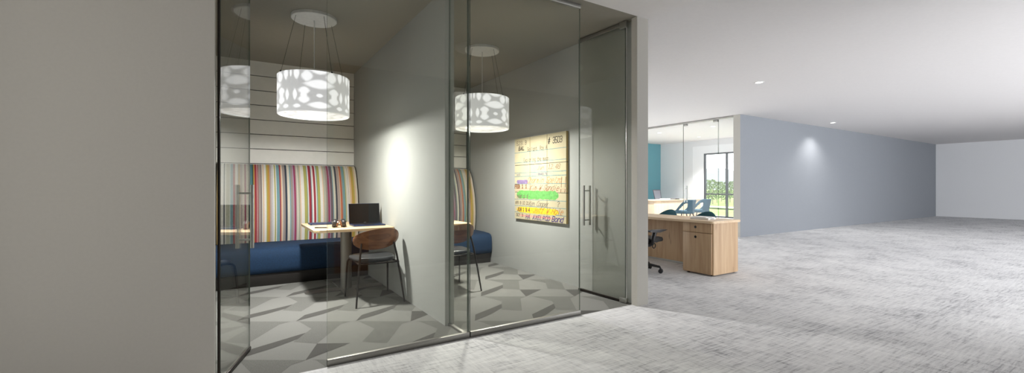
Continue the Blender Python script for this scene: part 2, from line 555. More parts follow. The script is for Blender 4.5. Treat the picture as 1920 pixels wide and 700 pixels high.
def shade_mat(name, lo, hi, disc):
    m, nt, b, o = new_mat(name)
    tc = nt.nodes.new('ShaderNodeTexCoord')
    sx = nt.nodes.new('ShaderNodeSeparateXYZ'); nt.links.new(tc.outputs['Object'], sx.inputs[0])
    def mth(op, a, c=None):
        n = nt.nodes.new('ShaderNodeMath'); n.operation = op
        for i, q in enumerate((a, c)):
            if q is None: continue
            if isinstance(q, (int, float)): n.inputs[i].default_value = q
            else: nt.links.new(q, n.inputs[i])
        return n.outputs[0]
    ang = mth('ARCTAN2', sx.outputs[1], sx.outputs[0])
    # t runs 0..1 from the centre of a rosette to the centre of a lattice cross, four mirrored repeats round the drum
    t = mth('PINGPONG', mth('MULTIPLY', mth('ADD', ang, PI / 4 + 2 * PI), 4 / PI), 1.0)
    if disc:
        rad = mth('SQRT', mth('ADD', mth('MULTIPLY', sx.outputs[0], sx.outputs[0]), mth('MULTIPLY', sx.outputs[1], sx.outputs[1])))
        v = mth('MULTIPLY', rad, 1 / 0.333)
        blobs = [(1.0, .93, .5, .10), (.25, .95, .28, .10), (.6, .72, .2, .14), (0, .6, .25, .12), (1.0, .62, .2, .14), (.5, .0, 3, .5)]
    else:
        v = mth('SUBTRACT', 1.0, mth('MULTIPLY', sx.outputs[2], 1 / 0.385))
        blobs = [(1.0, .34, .52, .115), (1.0, .615, .12, .05), (.48, .51, .20, .10), (.48, .72, .20, .10), (.47, .615, .12, .16), (.58, .15, .20, .14),
                 (1.0, -.02, .36, .12), (1.0, .85, .40, .085), (.16, .60, .085, .14), (.22, .09, .11, .15), (0.0, .08, .045, .10), (.23, .88, .14, .05)]
    best = None
    for t0, v0, rt, rv in blobs:
        a_ = mth('MULTIPLY', mth('SUBTRACT', t, t0), 1 / rt); b_ = mth('MULTIPLY', mth('SUBTRACT', v, v0), 1 / rv)
        e_ = mth('ADD', mth('POWER', mth('ABSOLUTE', a_), 1.5), mth('POWER', mth('ABSOLUTE', b_), 1.5))
        best = e_ if best is None else mth('MINIMUM', best, e_)
    mr = nt.nodes.new('ShaderNodeMapRange'); mr.interpolation_type = 'SMOOTHSTEP'
    mr.inputs['From Min'].default_value = 1.35; mr.inputs['From Max'].default_value = 0.55
    mr.inputs['To Min'].default_value = lo; mr.inputs['To Max'].default_value = hi
    nt.links.new(best, mr.inputs['Value'])
    b.inputs['Base Color'].default_value = (0.75, 0.75, 0.75, 1); b.inputs['Roughness'].default_value = 0.6
    b.inputs['Emission Color'].default_value = (0.98, 0.99, 1.0, 1)
    nt.links.new(mr.outputs['Result'], b.inputs['Emission Strength'])
    return m


M_shade = shade_mat('lit_lattice_shade', 0.36, 0.84, False)
M_diff = shade_mat('lit_lattice_diffuser', 0.42, 0.85, True)
ZS0, ZS1, RS = 1.91, 2.295, 0.333


def pendant(label, x, y):
    t = thing('pendant_lamp', label, 'lamp', (x, y, ZS0), 0, 'drum pendant lamps in the booths')
    ch = H - ZS0
    # ceiling canopy
    lathe('canopy', [(0, ch - 0.032), (0.205, ch - 0.032), (0.212, ch - 0.026), (0.212, ch), (0, ch)], M_cream_light, t, 48)
    hs = ZS1 - ZS0
    lathe('shade', [(RS - 0.008, 0), (RS, 0.006), (RS, hs - 0.004), (RS - 0.004, hs), (RS - 0.008, hs)], M_shade, t, 72, 0, 0, True)
    lathe('diffuser', [(0, 0.012), (RS - 0.012, 0.012), (RS - 0.012, 0.020), (0, 0.020)], M_diff, t, 64)
    lathe('top_disc', [(0, hs - 0.05), (RS - 0.02, hs - 0.05), (RS - 0.02, hs - 0.042), (0, hs - 0.042)], M_canopy_side, t, 48)
    tube('power_cord', [(0, 0, hs - 0.05), (0.0, 0, hs + 0.2), (0, 0, ch - 0.03)], 0.0045, M_cream_light, t, 8)
    for k in range(4):
        a = R(20 + 90 * k)
        cb = tube('suspension_cable', [(0.328 * math.cos(a), 0.328 * math.sin(a), hs - 0.002), (0.185 * math.cos(a), 0.185 * math.sin(a), ch - 0.031)], 0.0018, M_cable, t, 6)
        bm = bmesh.new(); add_lathe(bm, [(0, hs - 0.004), (0.008, hs - 0.004), (0.008, hs + 0.006), (0.004, hs + 0.012), (0, hs + 0.012)], 12, 0.329 * math.cos(a), 0.329 * math.sin(a))
        link('cable_grip', bm, M_dark, cb)
    ld = bpy.data.lights.new('pendant_downlight', 'SPOT'); ld.energy = LAMP_W
    ld.spot_size = PI; ld.spot_blend = 0.10; ld.shadow_soft_size = 0.03; ld.color = (1.0, 0.985, 0.955)
    lo = bpy.data.objects.new('pendant_downlight', ld); COL.objects.link(lo); lo.parent = t; lo.location = (0, 0, -0.028)
    ad = bpy.data.lights.new('pendant_glow', 'AREA'); ad.shape = 'DISK'; ad.size = 0.14; ad.energy = LAMP_A; ad.color = (1.0, 0.985, 0.955)
    ao = bpy.data.objects.new('pendant_glow', ad); COL.objects.link(ao); ao.parent = t; ao.location = (0, 0, 0.006)
    return t


LAMP_W = 30
LAMP_A = 64
pendant('white drum pendant lamp with glowing lattice shade in the left booth above the laptop table', 0.678, 4.81)
pendant('white drum pendant lamp with glowing lattice shade in the right booth before the yellowed canvas', 2.60, 4.815)

# ------------------------------------------------------------------ banquettes
PAL = {'w': (226, 221, 212), 'c': (216, 208, 188), 'p': (226, 184, 146), 'g': (160, 146, 138), 'm': (176, 158, 152), 'k': (110, 92, 100),
       'n': (52, 62, 78), 't': (112, 160, 168), 'T': (74, 124, 128), 'r': (170, 46, 58), 'M': (164, 52, 92), 'l': (176, 150, 176),
       'o': (210, 92, 52), 'y': (200, 160, 60), 'Y': (206, 142, 56), 'v': (176, 172, 84), 's': (176, 176, 152), 'b': (150, 160, 176), 'G': (54, 78, 72)}
for k_, v_ in list(PAL.items()):
    av = sum(v_) / 3; PAL[k_] = tuple((q * 0.84 + av * 0.16) * 0.93 for q in v_)
MP = {k: plain('stripe_fabric_' + str(i), v, 0.9, 0, 0.07, 160, 0.1) for i, (k, v) in enumerate(PAL.items())}
KEYS = list(PAL)
S1 = [(24, 'c'), (33, 'r'), (38, 'c'), (46, 'y'), (78, 'g'), (97, 'w'), (132, 'n'), (150, 'w'), (166, 's'), (214, 'w'), (222, 't'), (258, 'r'), (286, 'w'), (320, 'g'),
      (331, 'y'), (348, 'm'), (382, 'c'), (410, 'M'), (431, 'c'), (482, 'T'), (515, 'G'), (530, 'y'), (545, 'r'), (575, 'w'), (581, 'r'), (593, 'g'), (630, 'k'), (640, 'c'),
      (656, 'p'), (670, 'w'), (700, 'v'), (712, 'y'), (731, 'Y'), (746, 'm'), (770, 'w'), (778, 'b'), (786, 'w'), (808, 'v'), (824, 'w'), (836, 't'), (876, 'r'), (893, 'p'),
      (911, 'w'), (916, 'g'), (950, 'n'), (976, 'c')]
S2 = [(65, 't'), (78, 'g'), (108, 'l'), (122, 'M'), (145, 'm'), (158, 'c'), (176, 's'), (200, 'p'), (213, 'w'), (256, 'v'), (295, 't'), (303, 'w'), (316, 'r'), (345, 'n'),
      (350, 'b'), (358, 'w'), (379, 'r'), (406, 'w'), (420, 't'), (430, 'v'), (465, 'w'), (500, 'p'), (512, 's'), (540, 'g'), (565, 'M'), (590, 'l'), (600, 'k'), (630, 't'),
      (640, 'c'), (668, 'n'), (690, 'm'), (724, 'p'), (735, 'o'), (752, 'g'), (765, 't'), (795, 'v'), (805, 'c'), (826, 'w'), (838, 'g'), (843, 'w'), (857, 'p'), (880, 'y'),
      (908, 'v'), (920, 'p'), (938, 'c')]
STR = [(400 + a / 7.0, k) for a, k in S1] + [(535 + a / 7.0, k) for a, k in S2]
CS, SN = math.cos(R(32.25)), math.sin(R(32.25))


def px2x(px, Y):
    u = (px - 960) / 824.0
    return Y * (SN + u * CS) / (CS - u * SN)


def banquette(label, x0, x1, shift):
    cx = (x0 + x1) / 2
    t = thing('banquette_bench', label, 'bench', (cx, 6.45, 0), 0, 'striped banquettes in the booths')
    xa, xb = x0 - cx, x1 - cx
    oy = 6.45
    box('plinth', xa, xb, 6.075 - oy, 6.88 - oy, 0, 0.145, M_base, t, 0.003)
    # seat cushion with a bull-nosed front
    prof = [(6.84, 0.147), (6.075, 0.147), (6.05, 0.16), (6.035, 0.22), (6.03, 0.33), (6.04, 0.40), (6.065, 0.438), (6.11, 0.455), (6.3, 0.468), (6.84, 0.47)]
    bm = bmesh.new(); add_prism(bm, [(y - oy, z) for y, z in prof], 'X', xa, xb)
    link('seat_cushion', bm, M_blue, t, 50)
    # backrest, curving back into the wall at the top
    bp = [(6.60, 0.472), (6.575, 0.60), (6.565, 0.75), (6.575, 0.90), (6.60, 1.05), (6.64, 1.19), (6.69, 1.32), (6.745, 1.42), (6.79, 1.475), (6.835, 1.498), (6.89, 1.50), (6.89, 0.472)]
    n = len(bp)
    bounds = []
    for px, k in STR:
        x = px2x(px, 6.57) + shift
        bounds.append((min(max(x, x0), x1), k))
    bounds[0] = (x0, bounds[0][1])
    bm = bmesh.new()
    prev = None
    ring = lambda x: [bm.verts.new((x - cx, y - oy, z)) for y, z in bp]
    rs = [ring(b[0]) for b in bounds] + [ring(x1)]
    xs = [b[0] for b in bounds] + [x1]
    for i in range(len(bounds)):
        if xs[i + 1] - xs[i] < 1e-5: continue
        mi = KEYS.index(bounds[i][1])
        for j in range(n):
            f = bm.faces.new((rs[i][j], rs[i][(j + 1) % n], rs[i + 1][(j + 1) % n], rs[i + 1][j])); f.material_index = mi
    for rg in (rs[0], rs[-1]):
        f = bm.faces.new(rg); f.material_index = KEYS.index('c')
    bmesh.ops.remove_doubles(bm, verts=bm.verts, dist=1e-6)
    bk = link('backrest', bm, [MP[k] for k in KEYS], t, 60)
    for xx in (xa + 0.006, xb - 0.006):
        tube('piping', [(xx, y - oy - 0.004, z) for y, z in bp[:-2]], 0.005, M_dark, bk, 8)
    return t


banquette('striped high-back banquette with navy seat in the left booth behind the laptop table', -0.2, 1.525, 0)
banquette('striped high-back banquette with navy seat in the right booth, mostly hidden by the partition', 1.62, 3.43, 1.905)

# ------------------------------------------------------------------ tables


def table(label, cx):
    t = thing('booth_table', label, 'table', (cx, 5.40, 0), 0, 'oak booth tables')
    bm = bmesh.new()
    add_prism(bm, rrect(-0.42, 0.42, -0.53, 0.55, 0.05), 'Z', 0.718, 0.745)
    bmesh.ops.bevel(bm, geom=[e for e in bm.edges if abs(e.verts[0].co.z - e.verts[1].co.z) < 1e-6], offset=0.006, segments=2, affect='EDGES')
    link('tabletop', bm, M_oakt, t, 30)
    lathe('column', [(0, 0.014), (0.062, 0.014), (0.062, 0.718), (0, 0.718)], M_alum, t, 36)
    bm = bmesh.new()
    add_prism(bm, rrect(-0.44, 0.42, -0.085, 0.085, 0.05), 'Z', 0.0, 0.013)
    link('foot_bar', bm, M_alum, t, 30)
    bm = bmesh.new()
    add_prism(bm, rrect(-0.075, 0.075, -0.47, 0.47, 0.04), 'Z', 0.001, 0.0145)
    link('foot_bar', bm, M_alum, t, 30)
    return t


table('pale oak booth table carrying the open laptop in the left booth', 1.105)
table('pale oak booth table half hidden behind the partition in the right booth', 2.075)

# ------------------------------------------------------------------ cafe chairs


def cafe_chair(label, x, y):
    t = thing('cafe_chair', label, 'chair', (x, y, 0), 0, 'cafe chairs in the booths')
    # seat pad
    bm = bmesh.new()
    pts = []
    for k in range(40):
        a = 2 * PI * k / 40
        ex = 0.215 * (abs(math.cos(a)) ** 0.62) * (1 if math.cos(a) >= 0 else -1)
        ey = 0.215 * (abs(math.sin(a)) ** 0.62) * (1 if math.sin(a) >= 0 else -1)
        pts.append((ex * (1 + 0.10 * (ey / 0.215)), ey + 0.03))
    rings = []
    for sc_, z in ((0.9, 0.415), (1.0, 0.428), (1.03, 0.445), (1.0, 0.462), (0.9, 0.470), (0.5, 0.466), (0.02, 0.463)):
        rings.append([bm.verts.new((p[0] * sc_, 0.03 + (p[1] - 0.03) * sc_, z)) for p in pts])
    for a, b in zip(rings, rings[1:]):
        for k in range(40): bm.faces.new((a[k], a[(k + 1) % 40], b[(k + 1) % 40], b[k]))
    bm.faces.new(rings[0]); bm.faces.new(rings[-1])
    link('seat', bm, M_leather, t, 50)
    # oval backrest, a curved shell
    bm = bmesh.new()
    NA, NR = 48, 8
    def sp(r, a, off):
        px = 0.237 * r * (abs(math.cos(a)) ** 0.9) * (1 if math.cos(a) >= 0 else -1)
        pz = 0.107 * r * (abs(math.sin(a)) ** 0.85) * (1 if math.sin(a) >= 0 else -1)
        yy = -0.215 + 1.9 * px * px - 0.22 * pz + off * (1 - 0.35 * r ** 6)
        return (px, yy, 0.662 + pz + 0.016 * math.sin(px * 6))
    layers = []
    for off in (-0.008, 0.008):
        rr = [[bm.verts.new(sp(0.0, 0, off))]]
        for i in range(1, NR + 1):
            rr.append([bm.verts.new(sp(i / NR, 2 * PI * k / NA, off)) for k in range(NA)])
        for k in range(NA): bm.faces.new((rr[0][0], rr[1][k], rr[1][(k + 1) % NA]))
        for a, b in zip(rr[1:], rr[2:]):
            for k in range(NA): bm.faces.new((a[k], b[k], b[(k + 1) % NA], a[(k + 1) % NA]))
        layers.append(rr[-1])
    a, b = layers
    for k in range(NA): bm.faces.new((a[k], a[(k + 1) % NA], b[(k + 1) % NA], b[k]))
    link('backrest', bm, M_walnut, t, 60)
    for s in (-1, 1):
        tube('leg', [(s * 0.243, -0.29, 0), (s * 0.212, -0.245, 0.28), (s * 0.185, -0.205, 0.50), (s * 0.165, -0.172, 0.62)], [0.0085, 0.0105, 0.0105, 0.009], M_dark, t, 12)
        tube('leg', [(s * 0.232, 0.27, 0), (s * 0.222, 0.243, 0.30), (s * 0.216, 0.228, 0.39), (s * 0.205, 0.205, 0.417), (s * 0.17, 0.16, 0.421)], [0.0085, 0.0105, 0.0105, 0.0105, 0.0105], M_dark, t, 12)
        tube('seat_rail', [(s * 0.172, 0.165, 0.418), (s * 0.185, 0, 0.416), (s * 0.200, -0.228, 0.416)], 0.009, M_dark, t, 10)
    tube('cross_rail', [(-0.198, -0.2, 0.412), (0.198, -0.2, 0.412)], 0.008, M_dark, t, 10)
    return t


cafe_chair('dark-legged chair with oval walnut back and black seat, pulled up to the laptop table', 1.25, 4.748)
cafe_chair('dark-legged chair with oval walnut back, partly hidden by the partition in the right booth', 2.152, 4.745)

# ------------------------------------------------------------------ things on the laptop table
TT = 0.745
lp = thing('laptop', 'open laptop with black screen and navy keyboard deck on the oak booth table', 'laptop', (1.315, 5.26, TT))
bm = bmesh.new(); add_prism(bm, rrect(-0.18, 0.18, -0.125, 0.125, 0.015), 'Z', 0.002, 0.016)
link('keyboard_deck', bm, M_navy, lp, 30)
kb = bmesh.new()
for r_ in range(5):
    for c_ in range(14):
        add_box(kb, -0.155 + c_ * 0.0222, -0.155 + c_ * 0.0222 + 0.019, -0.02 + r_ * 0.024, -0.02 + r_ * 0.024 + 0.02, 0.0155, 0.0175)
link('keyboard', kb, M_black, lp, 0)
box('touchpad', -0.055, 0.055, -0.11, -0.035, 0.0155, 0.0166, M_dark, lp)
Ms = Matrix.Translation((0, 0.122, 0.016)) @ Matrix.Rotation(R(-9), 4, 'X')
bm = bmesh.new(); add_box(bm, -0.18, 0.18, -0.004, 0.004, 0.0, 0.238, 0.003, 2, 0, Ms)
lid = link('screen_lid', bm, M_navy, lp)
bm = bmesh.new(); add_box(bm, -0.177, 0.177, -0.0052, -0.0035, 0.004, 0.235, 0, 1, 0, Ms)
link('screen', bm, M_screen, lid, 0)
bm = bmesh.new(); add_box(bm, -0.014, 0.014, -0.0058, -0.005, 0.010, 0.013, 0, 1, 0, Ms)
link('maker_mark', bm, M_alum, lid, 0)
tube('hinge', [(-0.15, 0.122, 0.014), (0.15, 0.122, 0.014)], 0.006, M_dark, lp, 10)

nb = thing('notebook', 'closed navy notebook lying at the bench side of the laptop table', 'notebook', (0.905, 5.70, TT))
box('cover', -0.15, 0.15, -0.10, 0.10, 0.0115, 0.0175, M_navy, nb, 0.001)
box('cover', -0.15, 0.15, -0.10, 0.10, 0.0, 0.006, M_navy, nb, 0.001)
box('page_block', -0.138, 0.138, -0.088, 0.088, 0.006, 0.0115, M_paper, nb)
tube('spine', [(-0.15, -0.1, 0.0088), (-0.15, 0.1, 0.0088)], 0.0088, M_navy, nb, 12)

pn = thing('pen', 'slim dark pen lying near the front edge of the laptop table', 'pen', (0.80, 5.16, TT + 0.006), R(-25))
tube('barrel', [(-0.07, 0, 0), (0.055, 0, 0)], 0.006, M_dark, pn, 12)
tube('tip', [(0.055, 0, 0), (0.068, 0, -0.002), (0.078, 0, -0.004)], [0.006, 0.003, 0.001], M_steel, pn, 12)
tube('clip', [(-0.066, 0, 0.0065), (-0.03, 0, 0.008)], 0.0015, M_steel, pn, 8)

hp = thing('headphones', 'dark over-ear headphones resting on the oak table left of the laptop', 'headphones', (0.985, 5.17, TT), R(-10))
hp.scale = (1.25, 1.25, 1.12)
for s in (-1, 1):
    bm = bmesh.new(); add_lathe(bm, [(0, -0.018), (0.034, -0.018), (0.041, -0.010), (0.042, 0.006), (0.036, 0.016), (0, 0.018)], 28)
    bmesh.ops.transform(bm, matrix=Matrix.Translation((s * 0.038, 0, 0.0425)) @ Matrix.Rotation(s * R(78), 4, 'Y'), verts=bm.verts)
    cup = link('ear_cup', bm, M_black, hp, 40)
    bm = bmesh.new(); add_lathe(bm, [(0.020, -0.020), (0.033, -0.018), (0.035, -0.026), (0.027, -0.031), (0.019, -0.026)], 28, closed=True)
    bmesh.ops.transform(bm, matrix=Matrix.Translation((s * 0.038, 0, 0.0425)) @ Matrix.Rotation(s * R(78), 4, 'Y'), verts=bm.verts)
    link('ear_pad', bm, M_walnut, cup, 40)
band = [(0.052 * math.cos(R(a)) * 1.08, 0.02 + 0.09 * math.sin(R(a)), 0.055 - 0.04 * math.sin(R(a))) for a in range(0, 181, 15)]
tube('headband', band, 0.0065, M_dark, hp, 10)

# ------------------------------------------------------------------ library-card canvas on the right booth wall
BW, BH = 1.17, 1.146
cv = thing('wall_canvas', 'large yellowed library card canvas with handwriting and highlighter on the right booth wall', 'picture', (XW, 5.355, 1.884), R(-90))
# local frame: +x runs to the right as one faces it, z down from the top edge is negative, -y is out of the wall
M_card = plain('aged_cream_canvas', (182, 172, 142), 0.8, 0, 0.045, 5)
M_card_side = plain('canvas_edge', (206, 180, 116), 0.8, 0, 0.06, 20)
OUT = -0.035
for r_ in range(3):
    for c_ in range(3):
        bm = bmesh.new()
        xa = c_ * BW / 3; za = -r_ * BH / 3
        add_box(bm, xa + 0.0036, xa + BW / 3 - 0.0036, OUT, -0.002, za - BH / 3 + 0.0036, za - 0.0036)
        bm.normal_update()
        for f in bm.faces: f.material_index = 0 if f.normal.y < -0.9 else 1
        link('canvas_panel', bm, [M_card, M_card_side], cv, 0)
bm = bmesh.new(); add_box(bm, 0.004, BW - 0.004, -0.03, 0, -BH + 0.004, -0.004)
link('backing_frame', bm, M_groove, cv, 0)

INK = {k: plain('ink_' + k, c, 0.8, 0, 0.25, 40) for k, c in dict(blue=(84, 128, 136), black=(40, 34, 30), grey=(104, 94, 78), red=(176, 92, 80), brown=(124, 82, 54),
       orange=(176, 112, 44), purple=(130, 112, 150), green=(98, 164, 84), yellow=(222, 192, 40), pink=(226, 150, 136), violet=(70, 52, 110), navy=(60, 76, 110)).items()}
FONT = {  # single-stroke letters, x 0-4, y 0-6 (lower case up to y 4)
    '0': ['102030434641', '0'], }
GL = {
 '0': '10 30 41 45 36 16 05 01 10', '1': '15 26 20;10 30', '2': '05 16 36 45 44 00 40', '3': '05 16 36 45 44 33 13;33 42 41 30 10 01', '4': '30 36 02 42', '5': '46 06 03 33 42 41 30 10 01',
 '6': '36 16 04 01 10 30 41 42 33 03', '7': '06 46 10', '8': '13 04 05 16 36 45 44 33 13 02 01 10 30 41 42 33', '9': '43 13 04 05 16 36 45 42 30 10', '#': '10 26;20 36;02 42;04 44', '.': '10 11',
 ',': '11 00', '?': '05 16 36 45 44 23 22;20 21', '!': '16 12;10 11', 'A': '00 26 40;12 32', 'B': '00 06 36 45 44 33 03;33 42 41 30 00', 'C': '45 36 16 05 01 10 30 41', 'D': '00 06 26 44 42 20 00',
 'E': '46 06 00 40;03 33', 'F': '46 06 00;03 33', 'G': '45 36 16 05 01 10 30 41 43 23', 'H': '00 06;40 46;03 43', 'I': '20 26', 'J': '36 31 20 10 01', 'K': '00 06;46 03 40', 'L': '06 00 40',
 'M': '00 06 23 46 40', 'N': '00 06 40 46', 'O': '10 30 41 45 36 16 05 01 10', 'P': '00 06 36 45 44 33 03', 'R': '00 06 36 45 44 33 03;23 40', 'S': '45 36 16 05 04 13 33 42 41 30 10 01', 'T': '06 46;26 20',
 'U': '06 01 10 30 41 46', 'W': '06 10 24 30 46', 'X': '00 46;06 40', 'Y': '06 23 46;23 20', 'a': '44 14 03 01 10 30 41 44 40', 'b': '06 00 30 41 43 34 04', 'c': '43 34 14 03 01 10 30 41', 'd': '46 40 10 01 03 14 44',
 'e': '02 42 43 34 14 03 01 10 40', 'f': '46 36 25 20;04 44', 'g': '44 14 03 02 11 41;44 4a 3b 1b', 'h': '06 00;03 14 34 43 40', 'i': '20 24;26 25', 'k': '06 00;34 02 40', 'l': '26 20', 'm': '00 04;03 14 23 20;23 34 43 40',
 'n': '00 04;03 14 34 43 40', 'o': '10 30 41 43 34 14 03 01 10', 'p': '0b 04 34 43 41 30 00', 'r': '00 04;02 14 34', 's': '44 14 03 12 32 41 30 00', 't': '26 21 30 40;04 44', 'u': '04 01 10 30 44 40', 'w': '04 10 23 30 44',
 'x': '00 44;04 40', 'y': '04 20;44 0b', 'z': '04 44 00 40'}


def strokes(bm, txt, x, z, h, thick, slant=0.12, jit=0.0, sp=6.0, wide=1.0):
    """stroke lettering as thin ribbons of ink lying on the face"""
    sc_ = h / 6.0
    rnd = random.Random(len(txt) * 7 + int(h * 1e4)); thick *= 1.5
    yv = OUT - 0.0008
    cx = x
    for ch in txt:
        if ch in GL:
            for s in GL[ch].split(';'):
                pts = []
                for tok in s.split():
                    px = int(tok[0]); py = {'a': -1, 'b': -2}.get(tok[1])
                    if py is None: py = int(tok[1])
                    px += rnd.uniform(-jit, jit); py += rnd.uniform(-jit, jit)
                    pts.append(Vector((cx + (px * wide + py * slant * 2) * sc_, z + py * sc_)))
                for a, b in zip(pts, pts[1:]):
                    dv = b - a
                    if dv.length < 1e-6: continue
                    dv.normalize(); nn = Vector((-dv.y, dv.x)) * thick / 2; e = dv * thick / 2
                    q = [a - e + nn, b + e + nn, b + e - nn, a - e - nn]
                    vs = [bm.verts.new((p.x, yv - rnd.uniform(0, 0.0003), p.y)) for p in q]
                    bm.faces.new(vs)
        cx += sp * sc_ * wide
    return cx


def ink(name, items, col):
    for it in items:
        bm = bmesh.new(); strokes(bm, *it)
        link(name, bm, INK[col], cv, 0)


def ruled(name, vs, col, th=0.0065, x0=0.0, x1=BW):
    for v in vs:
        bm = bmesh.new()
        add_box(bm, x0, x1, OUT - 0.0004, OUT + 0.001, -v * BH - th / 2, -v * BH + th / 2)
        link(name, bm, INK[col], cv, 0)


def smear(name, u0, u1, v0, v1, col, off=0.0005):
    rnd = random.Random(int(v0 * 1000))
    bm = bmesh.new()
    n = 26
    top = []; bot = []
    for i in range(n + 1):
        f = i / n
        e = min(1, min(f, 1 - f) * 9 + 0.35)
        mid = (v0 + v1) / 2; hh = (v1 - v0) / 2
        top.append(bm.verts.new(((u0 + (u1 - u0) * f) * BW, OUT - off, -(mid - hh * e * rnd.uniform(0.86, 1.06)) * BH)))
        bot.append(bm.verts.new(((u0 + (u1 - u0) * f) * BW, OUT - off, -(mid + hh * e * rnd.uniform(0.86, 1.06)) * BH)))
    for i in range(n): bm.faces.new((top[i], top[i + 1], bot[i + 1], bot[i]))
    return link(name, bm, INK[col], cv, 0)


ruled('ruled_line', (0.177, 0.302, 0.43, 0.472, 0.565, 0.755, 0.835, 0.915), 'blue')
ruled('ruled_line', (0.422, 0.478), 'blue', 0.002)
ruled('ruled_line', (0.625, 0.648), 'red', 0.003)
smear('purple_mark', 0.05, 0.29, 0.515, 0.565, 'purple')
smear('green_highlight', 0.05, 0.87, 0.645, 0.748, 'green')
smear('yellow_highlight', 0.05, 0.87, 0.845, 0.918, 'yellow')
smear('pink_highlight', 0.10, 0.80, 0.943, 0.962, 'pink')
zz = lambda v: -v * BH
ink('handwriting', [('523.3', 0.055, zz(.085), 0.052, 0.005, .05, .1, 6.0)], 'grey')
ink('handwriting', [('GAL', 0.105, zz(.15), 0.05, 0.008, .1, .1, 6.2)], 'black')
ink('handwriting', [('# 3503', 0.80, zz(.115), 0.075, 0.006, .05, .1, 4.9, .8)], 'black')
ink('typed_line', [('Gallant, Roy A', 0.33, zz(.172), 0.05, 0.0042, 0, 0, 5.4, .72), ('Exploring the moon', 0.235, zz(.297), 0.05, 0.0042, 0, 0, 5.4, .72)], 'grey')
ink('typed_line', [('DATE', 0.06, zz(.462), 0.022, 0.003, 0, 0, 6.4), ('ISSUED TO', 0.56, zz(.462), 0.022, 0.004, 0, 0, 7)], 'navy')
ink('handwriting', [('Jun', 0.56, zz(.40), 0.05, 0.003, .3, .2), ('12.48', 0.80, zz(.40), 0.06, 0.0035, .15, .2, 5)], 'brown')
ink('handwriting', [('Charmin Spelzo', 0.32, zz(.555), 0.075, 0.0034, .3, .25, 5.4, .8)], 'orange')
ink('handwriting', [('Kim W Sandie', 0.38, zz(.64), 0.07, 0.0036, .3, .25, 5.4, .85), ('!!', 1.03, zz(.655), 0.185, 0.006, .06, .1, 2.6)], 'brown')
ink('date_stamp', [('FEB 1 1', 0.01, zz(.615), 0.045, 0.010, 0, .2, 6)], 'brown')
ink('date_stamp', [('MAR 2 3', 0.07, zz(.74), 0.04, 0.006, 0, .2, 6)], 'grey')
ink('date_stamp', [('APR 8 10 22', 0.02, zz(.815), 0.04, 0.005, 0, .2, 4.6)], 'grey')
ink('handwriting', [('Ken Cooper', 0.36, zz(.825), 0.06, 0.0038, .3, .3, 5, .9), ('?', 0.985, zz(.82), 0.065, 0.005, .1, .1)], 'grey')
ink('date_stamp', [('JUN 1 3 4', 0.075, zz(.897), 0.042, 0.009, 0, .2, 5)], 'brown')
ink('handwriting', [('Jeff W Hale', 0.46, zz(.905), 0.075, 0.005, .3, .3, 5.2, .9)], 'orange')
ink('date_stamp', [('OCT 2', 0.05, zz(.965), 0.035, 0.006, 0, .2, 6)], 'grey')
ink('handwriting', [('HA AXELROD', 0.28, zz(.985), 0.055, 0.006, .2, .25, 6.2), ('Bond', 0.88, zz(.985), 0.065, 0.0075, .2, .25, 5.4)], 'violet')

# ------------------------------------------------------------------ open office: desk by the booths
dk = thing('desk', 'long pale oak desk with a two-drawer pedestal, just right of the grey booth wall', 'desk', (5.62, 4.55, 0))
ox, oy = 5.62, 4.55
bm = bmesh.new(); add_prism(bm, rrect(5.295 - ox, 5.955 - ox, 3.465 - oy, 5.68 - oy, 0.03), 'Z', 0.708, 0.74)
bmesh.ops.bevel(bm, geom=[e for e in bm.edges if abs(e.verts[0].co.z - e.verts[1].co.z) < 1e-6], offset=0.008, segments=3, affect='EDGES')
link('desktop', bm, M_oakx, dk, 30)
pd = bmesh.new(); add_prism(pd, rrect(5.352 - ox, 5.93 - ox, 3.49 - oy, 3.955 - oy, 0.022), 'Z', 0.02, 0.708)
link('pedestal', pd, M_oak, dk, 30)
for za, zb, zk in ((0.576, 0.700, 0.646), (0.028, 0.568, 0.512)):
    d_ = box('drawer', 5.336 - ox, 5.356 - ox, 3.512 - oy, 3.948 - oy, za, zb, M_oak, dk, 0.002)
    bm = bmesh.new(); add_lathe(bm, [(0, 0), (0.017, 0), (0.018, 0.003), (0.012, 0.008), (0, 0.008)], 24)
    bmesh.ops.transform(bm, matrix=Matrix.Translation((5.336 - ox, 3.75 - oy, zk)) @ Matrix.Rotation(R(-90), 4, 'Y'), verts=bm.verts)
    k_ = link('pull', bm, M_black, d_)
for xx in (5.40, 5.88):
    for yy in (3.54, 3.90):
        bm = bmesh.new(); add_lathe(bm, [(0, 0), (0.02, 0), (0.02, 0.021), (0, 0.021)], 16, xx - ox, yy - oy); link('foot', bm, M_black, dk)
box('modesty_panel', 5.885 - ox, 5.91 - ox, 3.95 - oy, 5.60 - oy, 0.03, 0.708, M_oak, dk, 0.002)
box('panel_kick', 5.89 - ox, 5.905 - ox, 3.96 - oy, 5.60 - oy, 0.0, 0.03, M_alum, dk)
box('end_panel', 5.352 - ox, 5.93 - ox, 5.60 - oy, 5.64 - oy, 0.0, 0.708, M_oak, dk, 0.003)

